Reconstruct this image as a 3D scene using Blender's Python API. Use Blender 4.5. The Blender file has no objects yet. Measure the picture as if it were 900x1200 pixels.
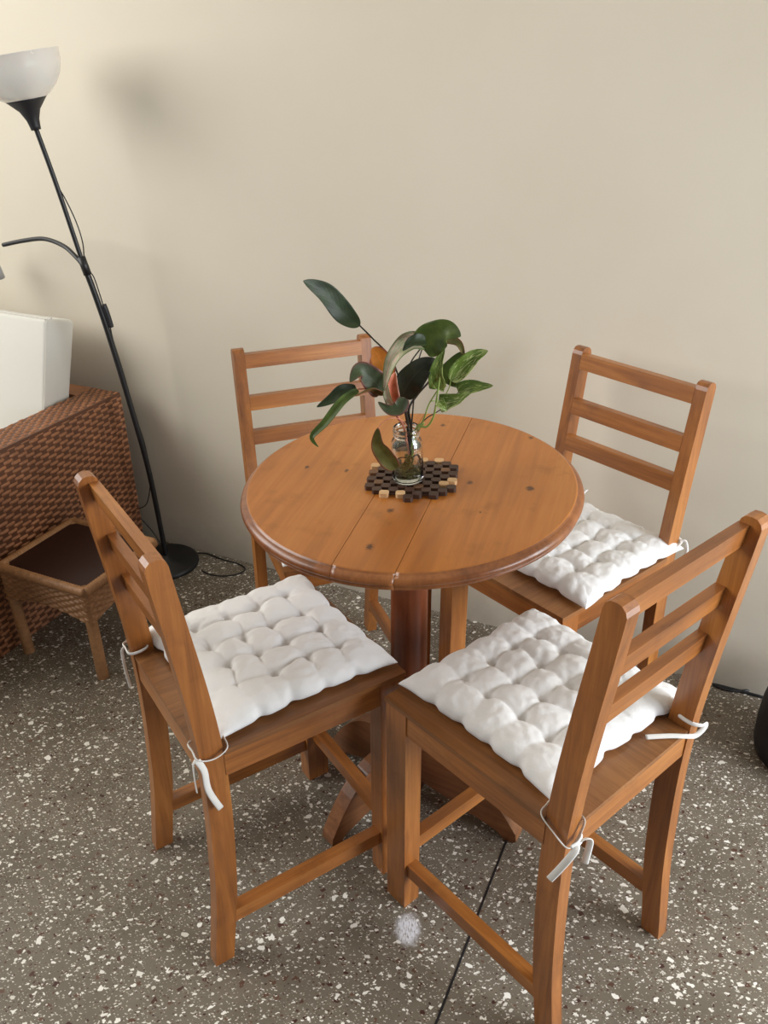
import bpy, bmesh, math, random
from mathutils import Vector, Matrix, noise as mn
R = math.radians
C = bpy.context.scene.collection
random.seed(7)

# ------------------------------------------------------------------ camera
F_PX, PITCH, ROLL, CAM_H = 988.09, -0.50447, -0.01043, 1.3958
PPX, PPY = 450 - 5.36, 600 + 9.79
fw = Vector((0, math.cos(PITCH), math.sin(PITCH)))
up0 = Vector((0, -math.sin(PITCH), math.cos(PITCH)))
rt0 = Vector((1, 0, 0))
cr, sr = math.cos(ROLL), math.sin(ROLL)
rt = cr * rt0 + sr * up0
up = -sr * rt0 + cr * up0
cd = bpy.data.cameras.new('camera')
cam = bpy.data.objects.new('camera', cd)
C.objects.link(cam)
m = Matrix((rt, up, -fw)).transposed().to_4x4()
m.translation = (0, 0, CAM_H)
cam.matrix_world = m
cd.sensor_width = 36
cd.lens = F_PX / 1200 * 36
cd.shift_x = (450 - PPX) / 1200
cd.shift_y = (PPY - 600) / 1200
cd.clip_start = .02
bpy.context.scene.camera = cam

def at(u, v, Y):
    """world point seen at photo pixel (u,v) on the vertical plane y=Y (survey helper)"""
    d = fw + ((u - PPX) / F_PX) * rt - ((v - PPY) / F_PX) * up
    return Vector((0, 0, CAM_H)) + d * (Y / d.y)

# ------------------------------------------------------------------ wall frame
WA = -0.44601
WD = 2.06295 * math.cos(WA)
wt = Vector((math.cos(WA), math.sin(WA), 0))        # along the wall (to the right)
wn = Vector((-math.sin(WA), math.cos(WA), 0))       # out of the room
def wp(s, t, z=0):                                    # s along the wall, t distance in front of it
    return wt * s + wn * (WD - t) + Vector((0, 0, z))
def atw(u, v, t):
    d = fw + ((u - PPX) / F_PX) * rt - ((v - PPY) / F_PX) * up
    o = Vector((0, 0, CAM_H))
    return o + d * (((WD - t) - o.dot(wn)) / d.dot(wn))

# ------------------------------------------------------------------ materials
def lin(r, g, b):
    f = lambda c: (c / 255 / 12.92) if c / 255 <= .04045 else ((c / 255 + .055) / 1.055) ** 2.4
    return (f(r), f(g), f(b), 1)
class NT:
    def __init__(s, name):
        s.m = bpy.data.materials.new(name); s.m.use_nodes = True
        s.t = s.m.node_tree; s.b = s.t.nodes['Principled BSDF']
    def n(s, ty, **k):
        x = s.t.nodes.new(ty)
        for a, b in k.items():
            if a in x.bl_rna.properties: setattr(x, a, b)
            else: x.inputs[a].default_value = b
        return x
    def l(s, a, b): s.t.links.new(a, b)
    def math(s, op, a, b=None, c=None):
        x = s.n('ShaderNodeMath', operation=op)
        for i, q in enumerate((a, b, c)):
            if q is None: continue
            if isinstance(q, (int, float)): x.inputs[i].default_value = q
            else: s.l(q, x.inputs[i])
        return x.outputs[0]
    def ramp(s, fac, stops, interp='LINEAR'):
        x = s.n('ShaderNodeValToRGB'); x.color_ramp.interpolation = interp
        e = x.color_ramp.elements
        while len(e) < len(stops): e.new(.5)
        for i, (p, c) in enumerate(stops): e[i].position = p; e[i].color = c
        s.l(fac, x.inputs[0]); return x.outputs[0]
    def mix(s, f, a, b, mode='MIX'):
        x = s.n('ShaderNodeMix', data_type='RGBA', blend_type=mode)
        for i, q in ((0, f), (6, a), (7, b)):
            if isinstance(q, (int, float)): x.inputs[i].default_value = q
            elif isinstance(q, tuple): x.inputs[i].default_value = q
            else: s.l(q, x.inputs[i])
        return x.outputs[2]
    def noise(s, vec, scale, detail=3, rough=.5, dist=0):
        x = s.n('ShaderNodeTexNoise'); x.inputs['Scale'].default_value = scale
        x.inputs['Detail'].default_value = detail; x.inputs['Roughness'].default_value = rough
        x.inputs['Distortion'].default_value = dist
        if vec is not None: s.l(vec, x.inputs['Vector'])
        return x.outputs['Fac']
    def bump(s, h, strength=.3, dist=.002):
        x = s.n('ShaderNodeBump'); x.inputs['Strength'].default_value = strength
        x.inputs['Distance'].default_value = dist
        s.l(h, x.inputs['Height']); s.l(x.outputs[0], s.b.inputs['Normal'])
    def col(s, c): 
        if isinstance(c, tuple): s.b.inputs['Base Color'].default_value = c
        else: s.l(c, s.b.inputs['Base Color'])
    def set(s, **k):
        for a, b in k.items(): s.b.inputs[a.replace('_', ' ')].default_value = b
        return s.m

def scaled(t, vec, sc):
    x = t.n('ShaderNodeMapping'); x.inputs['Scale'].default_value = sc; t.l(vec, x.inputs[0]); return x.outputs[0]

def wood(name, c1, c2, c3, rough=.38, sc=1.0, knots=None, coat=.15):
    t = NT(name)
    a = t.n('ShaderNodeAttribute', attribute_name='gr').outputs['Vector']
    oi = t.n('ShaderNodeObjectInfo')
    off = t.n('ShaderNodeVectorMath', operation='SCALE'); off.inputs[0].default_value = (3.1, 5.7, 7.3)
    t.l(oi.outputs['Random'], off.inputs['Scale'])
    v = t.n('ShaderNodeVectorMath', operation='ADD'); t.l(a, v.inputs[0]); t.l(off.outputs[0], v.inputs[1])
    v = v.outputs[0]
    g1 = t.noise(scaled(t, v, (55 * sc, 55 * sc, 3.2 * sc)), 1, 6, .62, .9)
    g2 = t.noise(scaled(t, v, (9 * sc, 9 * sc, 2.2 * sc)), 1, 4, .55, .6)
    g3 = t.noise(scaled(t, v, (260 * sc, 260 * sc, 12 * sc)), 1, 2, .5)
    f = t.math('ADD', t.math('MULTIPLY', g1, .45), t.math('MULTIPLY', g2, .55))
    c = t.ramp(f, [(.31, c1), (.5, c2), (.69, c3)])
    c = t.mix(t.math('MULTIPLY', t.ramp(g3, [(.35, (1, 1, 1, 1)), (.6, (0, 0, 0, 1))]), .22), c, c1)
    # rub marks and grime of an old varnish
    gm = t.noise(scaled(t, v, (14, 14, 14)), 1, 5, .65)
    c = t.mix(t.math('MULTIPLY', t.ramp(gm, [(.56, (0, 0, 0, 1)), (.75, (1, 1, 1, 1))]), .35), c, tuple(x * .45 for x in c1[:3]) + (1,))
    if knots:
        for (kx, ky, kr) in knots:
            d = t.n('ShaderNodeVectorMath', operation='DISTANCE')
            w = t.n('ShaderNodeMapping'); w.inputs['Scale'].default_value = (1, .75, 0); t.l(a, w.inputs[0])
            t.l(w.outputs[0], d.inputs[0]); d.inputs[1].default_value = (kx, ky * .75, 0)
            nn = t.noise(a, 160, 2)
            dd = t.math('ADD', d.outputs['Value'], t.math('MULTIPLY', t.math('SUBTRACT', nn, .5), kr * 1.6))
            k = t.n('ShaderNodeMapRange'); k.inputs['From Min'].default_value = kr; k.inputs['From Max'].default_value = kr * .35
            t.l(dd, k.inputs[0])
            c = t.mix(t.math('MULTIPLY', k.outputs[0], .85), c, lin(62, 32, 14))
    t.col(c)
    t.bump(t.math('ADD', g1, t.math('MULTIPLY', g3, .5)), .12, .001)
    t.l(t.math('ADD', t.math('MULTIPLY', gm, .25), rough - .1), t.b.inputs['Roughness'])
    return t.set(Coat_Weight=coat, Coat_Roughness=.25)

M = {}
M['chair'] = wood('chair_varnished_wood', lin(104, 58, 24), lin(158, 97, 44), lin(190, 126, 62), rough=.33, coat=.3)
M['seat'] = wood('seat_board_wood', lin(92, 58, 30), lin(138, 90, 50), lin(164, 112, 64), rough=.38)
M['column'] = wood('pedestal_dark_wood', lin(72, 34, 18), lin(114, 58, 30), lin(142, 78, 42), rough=.35)
M['foot'] = wood('pedestal_foot_wood', lin(84, 48, 24), lin(128, 80, 44), lin(160, 108, 66))

def plain(name, c, rough=.5, **k):
    t = NT(name); t.col(c)
    tc = t.n('ShaderNodeTexCoord').outputs['Object']
    nz = t.noise(tc, 60, 4)
    t.l(t.math('ADD', t.math('MULTIPLY', nz, .1), rough - .05), t.b.inputs['Roughness'])
    return t.set(**k)
M['black'] = plain('black_metal', lin(22, 22, 24), .45)
M['blackp'] = plain('black_plastic', lin(24, 24, 28), .5)
M['silver'] = plain('silver_plastic', lin(150, 150, 152), .35)
M['shade'] = plain('frosted_white_shade', lin(222, 220, 214), .25, Subsurface_Weight=.1, Transmission_Weight=.12, Coat_Weight=.5)

def cloth(name, c, bs=.5, sc=1.0):
    t = NT(name)
    tc = t.n('ShaderNodeTexCoord').outputs['Object']
    w = t.noise(tc, 38 * sc, 3, .5, .4)
    w2 = t.noise(scaled(t, tc, (900, 900, 900)), 1, 1)
    t.col(t.mix(t.math('MULTIPLY', w, .12), c, tuple(x * .8 for x in c[:3]) + (1,)))
    w3 = t.noise(scaled(t, tc, (120, 120, 60)), 1, 3, .6, 1.5)
    t.bump(t.math('ADD', t.math('ADD', w, t.math('MULTIPLY', w3, .25)), t.math('MULTIPLY', w2, .05)), bs, .003)
    return t.set(Roughness=.9, Sheen_Weight=.2)
M['cushion'] = cloth('white_cotton', lin(232, 232, 232))
M['linen'] = cloth('off_white_linen', lin(214, 212, 204), .15)
M['tie'] = cloth('white_tape', lin(230, 228, 224), .1)

def rattan(name, c1, c2):
    t = NT(name)
    tc = t.n('ShaderNodeTexCoord').outputs['Object']
    n1 = t.noise(tc, 90, 3, .6); n2 = t.noise(tc, 6, 3)
    f = t.math('ADD', t.math('MULTIPLY', n1, .35), t.math('MULTIPLY', n2, .65))
    t.col(t.ramp(f, [(.25, c1), (.62, c2)]))
    t.bump(n1, .12, .001)
    return t.set(Roughness=.5)
M['rattan'] = rattan('brown_rattan', lin(98, 60, 38), lin(172, 116, 78))
M['gap_shade'] = rattan('rattan_gap_shade', lin(74, 44, 28), lin(104, 66, 44))  # dark backing colour that stands in for shade in the weave gaps
M['rattan2'] = rattan('light_rattan', lin(110, 76, 48), lin(172, 126, 84))
M['glass_dark'] = plain('dark_brown_glass', lin(40, 16, 12), .35)

# wall paint
t = NT('cream_wall_paint')
tc = t.n('ShaderNodeTexCoord').outputs['Object']
n1 = t.noise(tc, 1.3, 4, .6); n2 = t.noise(tc, 30, 5, .6)
c = t.ramp(n1, [(.3, lin(208, 199, 181)), (.7, lin(214, 206, 190))])
sep = t.n('ShaderNodeSeparateXYZ'); t.l(tc, sep.inputs[0])
hz = t.n('ShaderNodeMapRange'); hz.inputs['From Min'].default_value = .12; hz.inputs['From Max'].default_value = 0.0
t.l(t.math('ADD', sep.outputs['Z'], t.math('MULTIPLY', t.math('SUBTRACT', n2, .5), .12)), hz.inputs[0])
c = t.mix(t.math('MULTIPLY', hz.outputs[0], .35), c, lin(150, 146, 140))     # scuffed band along the floor
t.col(c); t.bump(t.math('ADD', n1, t.math('MULTIPLY', n2, .25)), .25, .006)
M['wall'] = t.set(Roughness=.75)

# terrazzo
t = NT('terrazzo')
tc = t.n('ShaderNodeTexCoord').outputs['Object']
def distort(vec, sc, amt):
    nz = t.n('ShaderNodeTexNoise'); nz.inputs['Scale'].default_value = sc; nz.inputs['Detail'].default_value = 2
    t.l(vec, nz.inputs['Vector'])
    s1 = t.n('ShaderNodeVectorMath', operation='SUBTRACT'); t.l(nz.outputs['Color'], s1.inputs[0]); s1.inputs[1].default_value = (.5, .5, .5)
    s2 = t.n('ShaderNodeVectorMath', operation='SCALE'); t.l(s1.outputs[0], s2.inputs[0]); s2.inputs['Scale'].default_value = amt
    s3 = t.n('ShaderNodeVectorMath', operation='ADD'); t.l(vec, s3.inputs[0]); t.l(s2.outputs[0], s3.inputs[1])
    return s3.outputs[0]
def chips(seed, scale, frac, rmin, rmax, stretch):
    v = distort(tc, scale * 1.6, .9 / scale)
    mp = t.n('ShaderNodeMapping'); mp.inputs['Location'].default_value = (seed * 1.7, seed * 2.3, 0); mp.inputs['Rotation'].default_value = (0, 0, seed * .9)
    mp.inputs['Scale'].default_value = (1, stretch, 1)
    t.l(v, mp.inputs[0])
    vo = t.n('ShaderNodeTexVoronoi', voronoi_dimensions='2D', feature='F1'); vo.inputs['Scale'].default_value = scale
    t.l(mp.outputs[0], vo.inputs['Vector'])
    sp = t.n('ShaderNodeSeparateColor'); t.l(vo.outputs['Color'], sp.inputs[0])
    on = t.math('LESS_THAN', sp.outputs[0], frac)
    rad = t.math('MULTIPLY_ADD', t.math('POWER', sp.outputs[1], 2.0), rmax - rmin, rmin)
    ins = t.math('LESS_THAN', vo.outputs['Distance'], rad)
    return t.math('MULTIPLY', on, ins), sp.outputs[2]
base = t.ramp(t.noise(tc, 5, 6, .65), [(.3, lin(108, 99, 86)), (.7, lin(134, 125, 111))])
fine = t.noise(tc, 260, 3, .7)
base = t.mix(t.math('MULTIPLY', fine, .4), base, lin(78, 70, 60))
c = base
for sd, sc, fr, r0, r1, st, ca, cb in ((1, 120, .30, .12, .34, 1.5, lin(62, 40, 34), lin(96, 72, 60)),
                                       (2, 60, .22, .14, .36, 1.4, lin(64, 36, 30), lin(104, 76, 62)),
                                       (3, 170, .36, .12, .33, 1.6, lin(168, 160, 146), lin(214, 208, 196)),
                                       (4, 80, .36, .10, .35, 1.6, lin(210, 205, 194), lin(244, 241, 232)),
                                       (5, 46, .17, .12, .34, 1.4, lin(226, 222, 212), lin(246, 243, 236)),
                                       (6, 110, .16, .12, .30, 2.2, lin(208, 202, 190), lin(238, 234, 226))):
    mk, rnd = chips(sd, sc, fr, r0, r1, st)
    c = t.mix(mk, c, t.mix(rnd, ca, cb))
# chalky white scrape on the floor near the front chair's leg
gp = t.n('ShaderNodeNewGeometry').outputs['Position']
mp = t.n('ShaderNodeMapping'); mp.vector_type = 'POINT'; mp.inputs['Location'].default_value = (-.044 * 1.25, -.985 * .9, 0); mp.inputs['Scale'].default_value = (1.25, .9, 0)
t.l(gp, mp.inputs[0])
ln_ = t.n('ShaderNodeVectorMath', operation='LENGTH'); t.l(mp.outputs[0], ln_.inputs[0])
st = t.noise(scaled(t, gp, (420, 90, 1)), 1, 3, .6)
k = t.n('ShaderNodeMapRange'); k.inputs['From Min'].default_value = .034; k.inputs['From Max'].default_value = .018
t.l(t.math('ADD', ln_.outputs['Value'], t.math('MULTIPLY', t.math('SUBTRACT', t.noise(gp, 70, 3), .5), .02)), k.inputs[0])
sm = t.math('MULTIPLY', k.outputs[0], t.ramp(st, [(.34, (0, 0, 0, 1)), (.50, (1, 1, 1, 1))]))
c = t.mix(sm, c, lin(222, 222, 230))
t.col(c)
t.l(t.math('MULTIPLY_ADD', t.noise(tc, 9, 5, .7), .25, .33), t.b.inputs['Roughness'])
t.bump(fine, .04, .001)
M['floor'] = t.set(Specular_IOR_Level=.4)
M['strip'] = plain('black_divider', lin(26, 26, 30), .5)

# ------------------------------------------------------------------ mesh helpers
def link(name, me, mat, parent=None, grain=None, smooth=False, kind=None):
    if grain is not None:
        a = me.attributes.new('gr', 'FLOAT_VECTOR', 'POINT')
        ax = [i for i in (0, 1, 2) if i != grain]
        for i, v in enumerate(me.vertices):
            a.data[i].vector = (v.co[ax[0]], v.co[ax[1]], v.co[grain])
    o = bpy.data.objects.new(name, me); C.objects.link(o)
    if mat: me.materials.append(mat)
    if smooth:
        for p in me.polygons: p.use_smooth = True
    if parent: o.parent = parent
    if kind: o['kind'] = kind
    return o
def fin(bm, name):
    bmesh.ops.recalc_face_normals(bm, faces=bm.faces)
    me = bpy.data.meshes.new(name); bm.to_mesh(me); bm.free(); return me
def bev(bm, w, seg=2):
    if w: bmesh.ops.bevel(bm, geom=[e for e in bm.edges if e.is_manifold and e.calc_face_angle(0) > .45], offset=w, segments=seg, profile=.6, affect='EDGES', clamp_overlap=True)
def box(x0, x1, y0, y1, z0, z1, bw=.0015, name='box'):
    bm = bmesh.new()
    v = [bm.verts.new((x, y, z)) for x in (x0, x1) for y in (y0, y1) for z in (z0, z1)]
    for f in ((0, 1, 3, 2), (4, 6, 7, 5), (0, 4, 5, 1), (2, 3, 7, 6), (0, 2, 6, 4), (1, 5, 7, 3)): bm.faces.new([v[i] for i in f])
    bev(bm, bw)
    return fin(bm, name)
def prism_x(poly, x0, x1, bw=.0015):
    """polygon in (y,z) extruded along x"""
    bm = bmesh.new()
    a = [bm.verts.new((x0, y, z)) for y, z in poly]; b = [bm.verts.new((x1, y, z)) for y, z in poly]
    n = len(poly); bm.faces.new(a); bm.faces.new(b[::-1])
    for i in range(n): bm.faces.new((a[i], a[(i + 1) % n], b[(i + 1) % n], b[i]))
    bev(bm, bw)
    return fin(bm, 'prism')
def prism_z(poly, z0, z1, bw=.0015):
    bm = bmesh.new()
    a = [bm.verts.new((x, y, z0)) for x, y in poly]; b = [bm.verts.new((x, y, z1)) for x, y in poly]
    n = len(poly); bm.faces.new(a); bm.faces.new(b[::-1])
    for i in range(n): bm.faces.new((a[i], a[(i + 1) % n], b[(i + 1) % n], b[i]))
    bev(bm, bw)
    return fin(bm, 'prism')
def lathe(prof, seg=64, bm=None, close=True):
    own = bm is None
    if own: bm = bmesh.new()
    rings = []
    for r, z in prof:
        if r < 1e-6: rings.append([bm.verts.new((0, 0, z))])
        else: rings.append([bm.verts.new((r * math.cos(2 * math.pi * k / seg), r * math.sin(2 * math.pi * k / seg), z)) for k in range(seg)])
    for A, B in zip(rings, rings[1:]):
        for k in range(seg):
            k2 = (k + 1) % seg
            if len(A) == 1 and len(B) == 1: continue
            if len(A) == 1: bm.faces.new((A[0], B[k2], B[k]))
            elif len(B) == 1: bm.faces.new((A[k], A[k2], B[0]))
            else: bm.faces.new((A[k], A[k2], B[k2], B[k]))
    return fin(bm, 'lathe') if own else bm
def smooth_path(pts, n=8):
    P = [Vector(p) for p in pts]
    if len(P) < 3: return P
    out = []
    for i in range(len(P) - 1):
        p0 = P[max(i - 1, 0)]; p1 = P[i]; p2 = P[i + 1]; p3 = P[min(i + 2, len(P) - 1)]
        for k in range(n):
            s = k / n
            out.append(.5 * ((2 * p1) + (p2 - p0) * s + (2 * p0 - 5 * p1 + 4 * p2 - p3) * s * s + (3 * p1 - p0 - 3 * p2 + p3) * s ** 3))
    out.append(P[-1]); return out
def tube(pts, r, seg=10, n=8, flat=None, ref=None, taper=None, bm=None):
    """swept tube; flat=(a,b) gives an elliptical ribbon section, ref steers its wide side"""
    own = bm is None
    if own: bm = bmesh.new()
    P = smooth_path(pts, n)
    rings = []; prev = None
    for i, p in enumerate(P):
        d = (P[min(i + 1, len(P) - 1)] - P[max(i - 1, 0)]).normalized()
        if prev is None:
            q = Vector(ref) if ref is not None else (Vector((0, 0, 1)) if abs(d.z) < .9 else Vector((1, 0, 0)))
        else: q = prev
        a = (q - d * q.dot(d))
        if a.length < 1e-5: a = d.orthogonal()
        a.normalize(); prev = a
        b = d.cross(a)
        s = i / max(1, len(P) - 1)
        ra, rb = (flat if flat else (r, r))
        if taper: ra *= 1 + (taper - 1) * s; rb *= 1 + (taper - 1) * s
        rings.append([bm.verts.new(p + a * ra * math.cos(2 * math.pi * k / seg) + b * rb * math.sin(2 * math.pi * k / seg)) for k in range(seg)])
    for A, B in zip(rings, rings[1:]):
        for k in range(seg): bm.faces.new((A[k], A[(k + 1) % seg], B[(k + 1) % seg], B[k]))
    bm.faces.new(rings[0][::-1]); bm.faces.new(rings[-1])
    return fin(bm, 'tube') if own else bm
def empty(name, label, cat, loc=(0, 0, 0), rz=0, group=None):
    o = bpy.data.objects.new(name, None); C.objects.link(o)
    o.location = loc; o.rotation_euler = (0, 0, rz); o.empty_display_size = .05
    o['label'] = label; o['category'] = cat
    if group: o['group'] = group
    return o
def tag(o, label, cat, group=None):
    o['label'] = label; o['category'] = cat
    if group: o['group'] = group
    return o

# ------------------------------------------------------------------ room
def quad_slab(name, pts, thick_dir, mat):
    bm = bmesh.new()
    a = [bm.verts.new(p) for p in pts]; b = [bm.verts.new(Vector(p) + Vector(thick_dir)) for p in pts]
    n = len(pts); bm.faces.new(a); bm.faces.new(b[::-1])
    for i in range(n): bm.faces.new((a[i], a[(i + 1) % n], b[(i + 1) % n], b[i]))
    return link(name, fin(bm, name), mat, kind='structure')
T_END = 4.6
quad_slab('floor', [wp(-3.2, -.15), wp(3.4, -.15), wp(3.4, T_END), wp(-3.2, T_END)], (0, 0, -.1), M['floor'])
quad_slab('wall_back', [wp(-3.2, 0), wp(3.4, 0), wp(3.4, 0, 2.9), wp(-3.2, 0, 2.9)], wn * .15, M['wall'])
quad_slab('ceiling', [wp(-3.2, -.15, 2.9), wp(3.4, -.15, 2.9), wp(3.4, T_END, 2.9), wp(-3.2, T_END, 2.9)], (0, 0, .1), M['wall'])
# dark divider strip let into the terrazzo
a0 = Vector((.084, .813, 0)); dr = (Vector((.257, 1.195, 0)) - a0).normalized(); pr = Vector((-dr.y, dr.x, 0)) * .0021
p0 = a0 - dr * .7; p1 = a0 + dr * .46
bm = bmesh.new()
vs = [bm.verts.new(p + q + Vector((0, 0, z))) for z in (-.004, .0006) for p, q in ((p0, -pr), (p1, -pr), (p1, pr), (p0, pr))]
for f in ((0, 3, 2, 1), (4, 5, 6, 7), (0, 1, 5, 4), (1, 2, 6, 5), (2, 3, 7, 6), (3, 0, 4, 7)): bm.faces.new([vs[i] for i in f])
link('trim_1', fin(bm, 'strip'), M['strip'], kind='structure')

# ------------------------------------------------------------------ chairs
W_, WF, TL, HS, HT, HA, TS = .3219, .3278, .0250, .4779, .8404, .4246, .0090
D_, DL, TF = .3688, .0477, .0362
def spline(z, zs, ys):
    i = 0
    while i < len(zs) - 2 and z > zs[i + 1]: i += 1
    h = zs[i + 1] - zs[i]; s = (z - zs[i]) / h
    def m(k):
        if k == 0: return (ys[1] - ys[0]) / (zs[1] - zs[0])
        if k == len(zs) - 1: return (ys[-1] - ys[-2]) / (zs[-1] - zs[-2])
        return (ys[k + 1] - ys[k - 1]) / (zs[k + 1] - zs[k - 1])
    return (2 * s**3 - 3 * s * s + 1) * ys[i] + (s**3 - 2 * s * s + s) * h * m(i) + (-2 * s**3 + 3 * s * s) * ys[i + 1] + (s**3 - s * s) * h * m(i + 1)
def make_chair(label, x, y, r, dht):
    ht = HT + dht
    root = empty('dining_chair', label, 'chair', (x, y, 0), r, 'dining chairs around the round table')
    zr = [0, .2, HS, ht]; yr = [-.0263, -.0050, 0, -.0362]
    zf = [0, .2, HS, ht]; yf = [.0087, .0330, .0382, -.0039]
    N = 26
    zz = [(ht - .014) * k / N for k in range(N + 1)]
    rear = [(spline(z, zr, yr), z) for z in zz]; front = [(spline(z, zf, yf), z) for z in zz]
    yt0, yt1 = rear[-1][0], front[-1][0]
    cap = [(yt1 + (yt0 - yt1) * s, ht - .014 + .014 * h) for s, h in ((.08, .55), (.25, .92), (.5, 1.0), (.75, .9), (.93, .5))]
    poly = front + cap + rear[::-1]
    for s in (-1, 1):
        xo = s * W_ / 2; xi = s * (W_ / 2 - TL)
        link('back_post', prism_x(poly, min(xo, xi), max(xo, xi), .0022), M['chair'], root, 2)
    for s in (-1, 1):
        xo = s * WF / 2; xi = s * (WF / 2 - TF)
        link('leg', box(min(xo, xi), max(xo, xi), D_ - DL, D_, 0, HS - TS, .002), M['chair'], root, 2)
    # seat board notched round the posts
    h = WF / 2 + .0015; g = W_ / 2 - TL - .0005; yb = .0388
    link('seat', prism_z([(-g, .002), (g, .002), (g, yb), (h, yb), (h, D_ + .003), (-h, D_ + .003), (-h, yb), (-g, yb)], HS - TS, HS, .0018), M['seat'], root, 1)
    for s in (-1, 1):
        xo = s * (WF / 2 - .002); xi = s * (WF / 2 - .020)
        link('apron', box(min(xo, xi), max(xo, xi), .0375, D_ - DL, HA, HS - TS, .001), M['chair'], root, 1)
    link('apron', box(-(WF / 2 - TF), WF / 2 - TF, D_ - .022, D_ - .003, HA, HS - TS, .001), M['chair'], root, 0)
    link('apron', box(-(W_ / 2 - TL), W_ / 2 - TL, .0035, .020, HA, HS - TS, .001), M['chair'], root, 0)
    k = (ht - HS) / (HT - HS)
    for z0, z1 in ((.797, .829), (.699, .7315), (.617, .650)):
        z0 = HS + (z0 - HS) * k; z1 = HS + (z1 - HS) * k
        f0, f1 = spline(z0, zf, yf) + .0006, spline(z1, zf, yf) + .0006
        xi = W_ / 2 - TL
        link('back_rail', prism_x([(f0, z0), (f1, z1), (f1 - .0165, z1), (f0 - .0165, z0)], -xi, xi, .0018), M['chair'], root, 0)
    for s in (-1, 1):
        xo = s * (WF / 2 - .006); xi = s * (WF / 2 - .028)
        link('stretcher', box(min(xo, xi), max(xo, xi), spline(.1, zf, yf) - .001, D_ - DL, .083, .112, .0015), M['chair'], root, 1)
    link('stretcher', box(-(WF / 2 - TF), WF / 2 - TF, D_ - .036, D_ - .014, .117, .146, .0015), M['chair'], root, 0)
    return root
CH = {'A': (-.35938, 1.06577, -.99714, -.0086), 'B': (-.16536, 1.85477, -2.79440, -.0116),
      'C': (.52109, 1.64142, 2.25701, .0023), 'D': (.37184, .89091, .70578, .0215)}
CLAB = {'A': 'brown wooden ladder-back chair at the left, its back in front of the rattan side table',
        'B': 'brown wooden ladder-back chair behind the table, against the wall, left of the plant',
        'C': 'brown wooden ladder-back chair by the wall to the right of the table',
        'D': 'brown wooden ladder-back chair nearest the camera at the right, its back seen from behind'}
chairs = {k: make_chair(CLAB[k], *v) for k, v in CH.items()}

# ------------------------------------------------------------------ cushions
def cushion_mesh(seed, skip=()):
    rnd = random.Random(seed)
    H = .166; N = 150
    tl_ = [-.545, -.18, .18, .545]
    tufts = {(i, j): (tl_[i] + rnd.uniform(-.045, .045), tl_[j] + rnd.uniform(-.045, .045)) for i in range(4) for j in range(4)}
    def wob(a, b, k): return .030 * math.sin(b * 5.1 + k * 2.1 + seed) + .015 * math.sin(b * 11 + k)
    bm = bmesh.new()
    def height(u, v):
        e = max(0, (1 - abs(u)**6) * (1 - abs(v)**6)) ** .42
        ku = [abs(u - (x + wob(u, v, i))) for i, x in enumerate(tl_)]; kv = [abs(v - (x + wob(v, u, i + 5))) for i, x in enumerate(tl_)]
        du = min(ku); dv = min(kv)
        inside_u = 1 / (1 + math.exp((abs(v) - .62) * 14)); inside_v = 1 / (1 + math.exp((abs(u) - .62) * 14))
        P = 1.0
        P -= .17 * math.exp(-(du / .026)**1.2) * (.35 + .65 * inside_u) + .05 * math.exp(-(du / .10)**2)
        P -= .17 * math.exp(-(dv / .026)**1.2) * (.35 + .65 * inside_v) + .05 * math.exp(-(dv / .10)**2)
        for key, (a, b) in tufts.items():
            if key in skip: continue
            dx, dy = u - a, v - b; d2 = dx * dx + dy * dy
            ang = math.atan2(dy, dx)
            P -= .34 * math.exp(-d2 / .0022) + .15 * math.exp(-d2 / .018)
            P -= .05 * math.exp(-d2 / .035) * max(0, math.cos(ang * 5 + key[0] * 1.7 + key[1] * 2.3 + seed)) * min(1, d2 * 200)
        w = mn.noise(Vector((u * 4, v * 4, seed))) * .10 + mn.noise(Vector((u * 13, v * 13, seed + 4))) * .045 + abs(mn.noise(Vector((u * 9 + v * 3, v * 5, seed + 8)))) * .05
        # gathers running in from the seam
        ed = max(abs(u), abs(v))
        w += .06 * math.exp(-((1 - ed) / .16)**2) * math.sin((v if abs(u) > abs(v) else u) * 31 + seed + 3 * mn.noise(Vector((u * 2, v * 2, 1))))
        return .009 + .030 * e * max(.12, P + w)
    def xy(u, v):
        k = 1 - .055 * (1 - v * v) * abs(u)**4 ; k2 = 1 - .055 * (1 - u * u) * abs(v)**4
        su = min(abs(v - x) for x in tl_); sv = min(abs(u - x) for x in tl_)
        k -= .035 * math.exp(-(su / .06)**2) * abs(u)**6; k2 -= .035 * math.exp(-(sv / .06)**2) * abs(v)**6
        n1 = mn.noise(Vector((u * 3, v * 3, seed * 2))) * .004; n2 = mn.noise(Vector((u * 3, v * 3, seed * 2 + 9))) * .004
        return H * u * k + n1, H * v * k2 + n2
    top = {}; bot = {}
    for i in range(N + 1):
        for j in range(N + 1):
            u = math.sin((2 * i / N - 1) * math.pi / 2 * .92) / math.sin(math.pi / 2 * .92); v = math.sin((2 * j / N - 1) * math.pi / 2 * .92) / math.sin(math.pi / 2 * .92)
            x, y = xy(u, v)
            rim = i in (0, N) or j in (0, N)
            top[i, j] = bm.verts.new((x, y, height(u, v) if not rim else .009))
            if rim: bot[i, j] = top[i, j]
            else: bot[i, j] = bm.verts.new((x, y, .0006 + .0084 * max(abs(u), abs(v))**7))
    for i in range(N):
        for j in range(N):
            bm.faces.new((top[i, j], top[i + 1, j], top[i + 1, j + 1], top[i, j + 1]))
            bm.faces.new((bot[i, j], bot[i, j + 1], bot[i + 1, j + 1], bot[i + 1, j]))
    return fin(bm, 'cushion')
def ribbon(root, pts, name='tie', w=.0042, ref=(0, 0, 1)):
    return link(name, tube(pts, .004, 8, 7, flat=(w, .0011), ref=ref), M['tie'], root, smooth=True)
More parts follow.
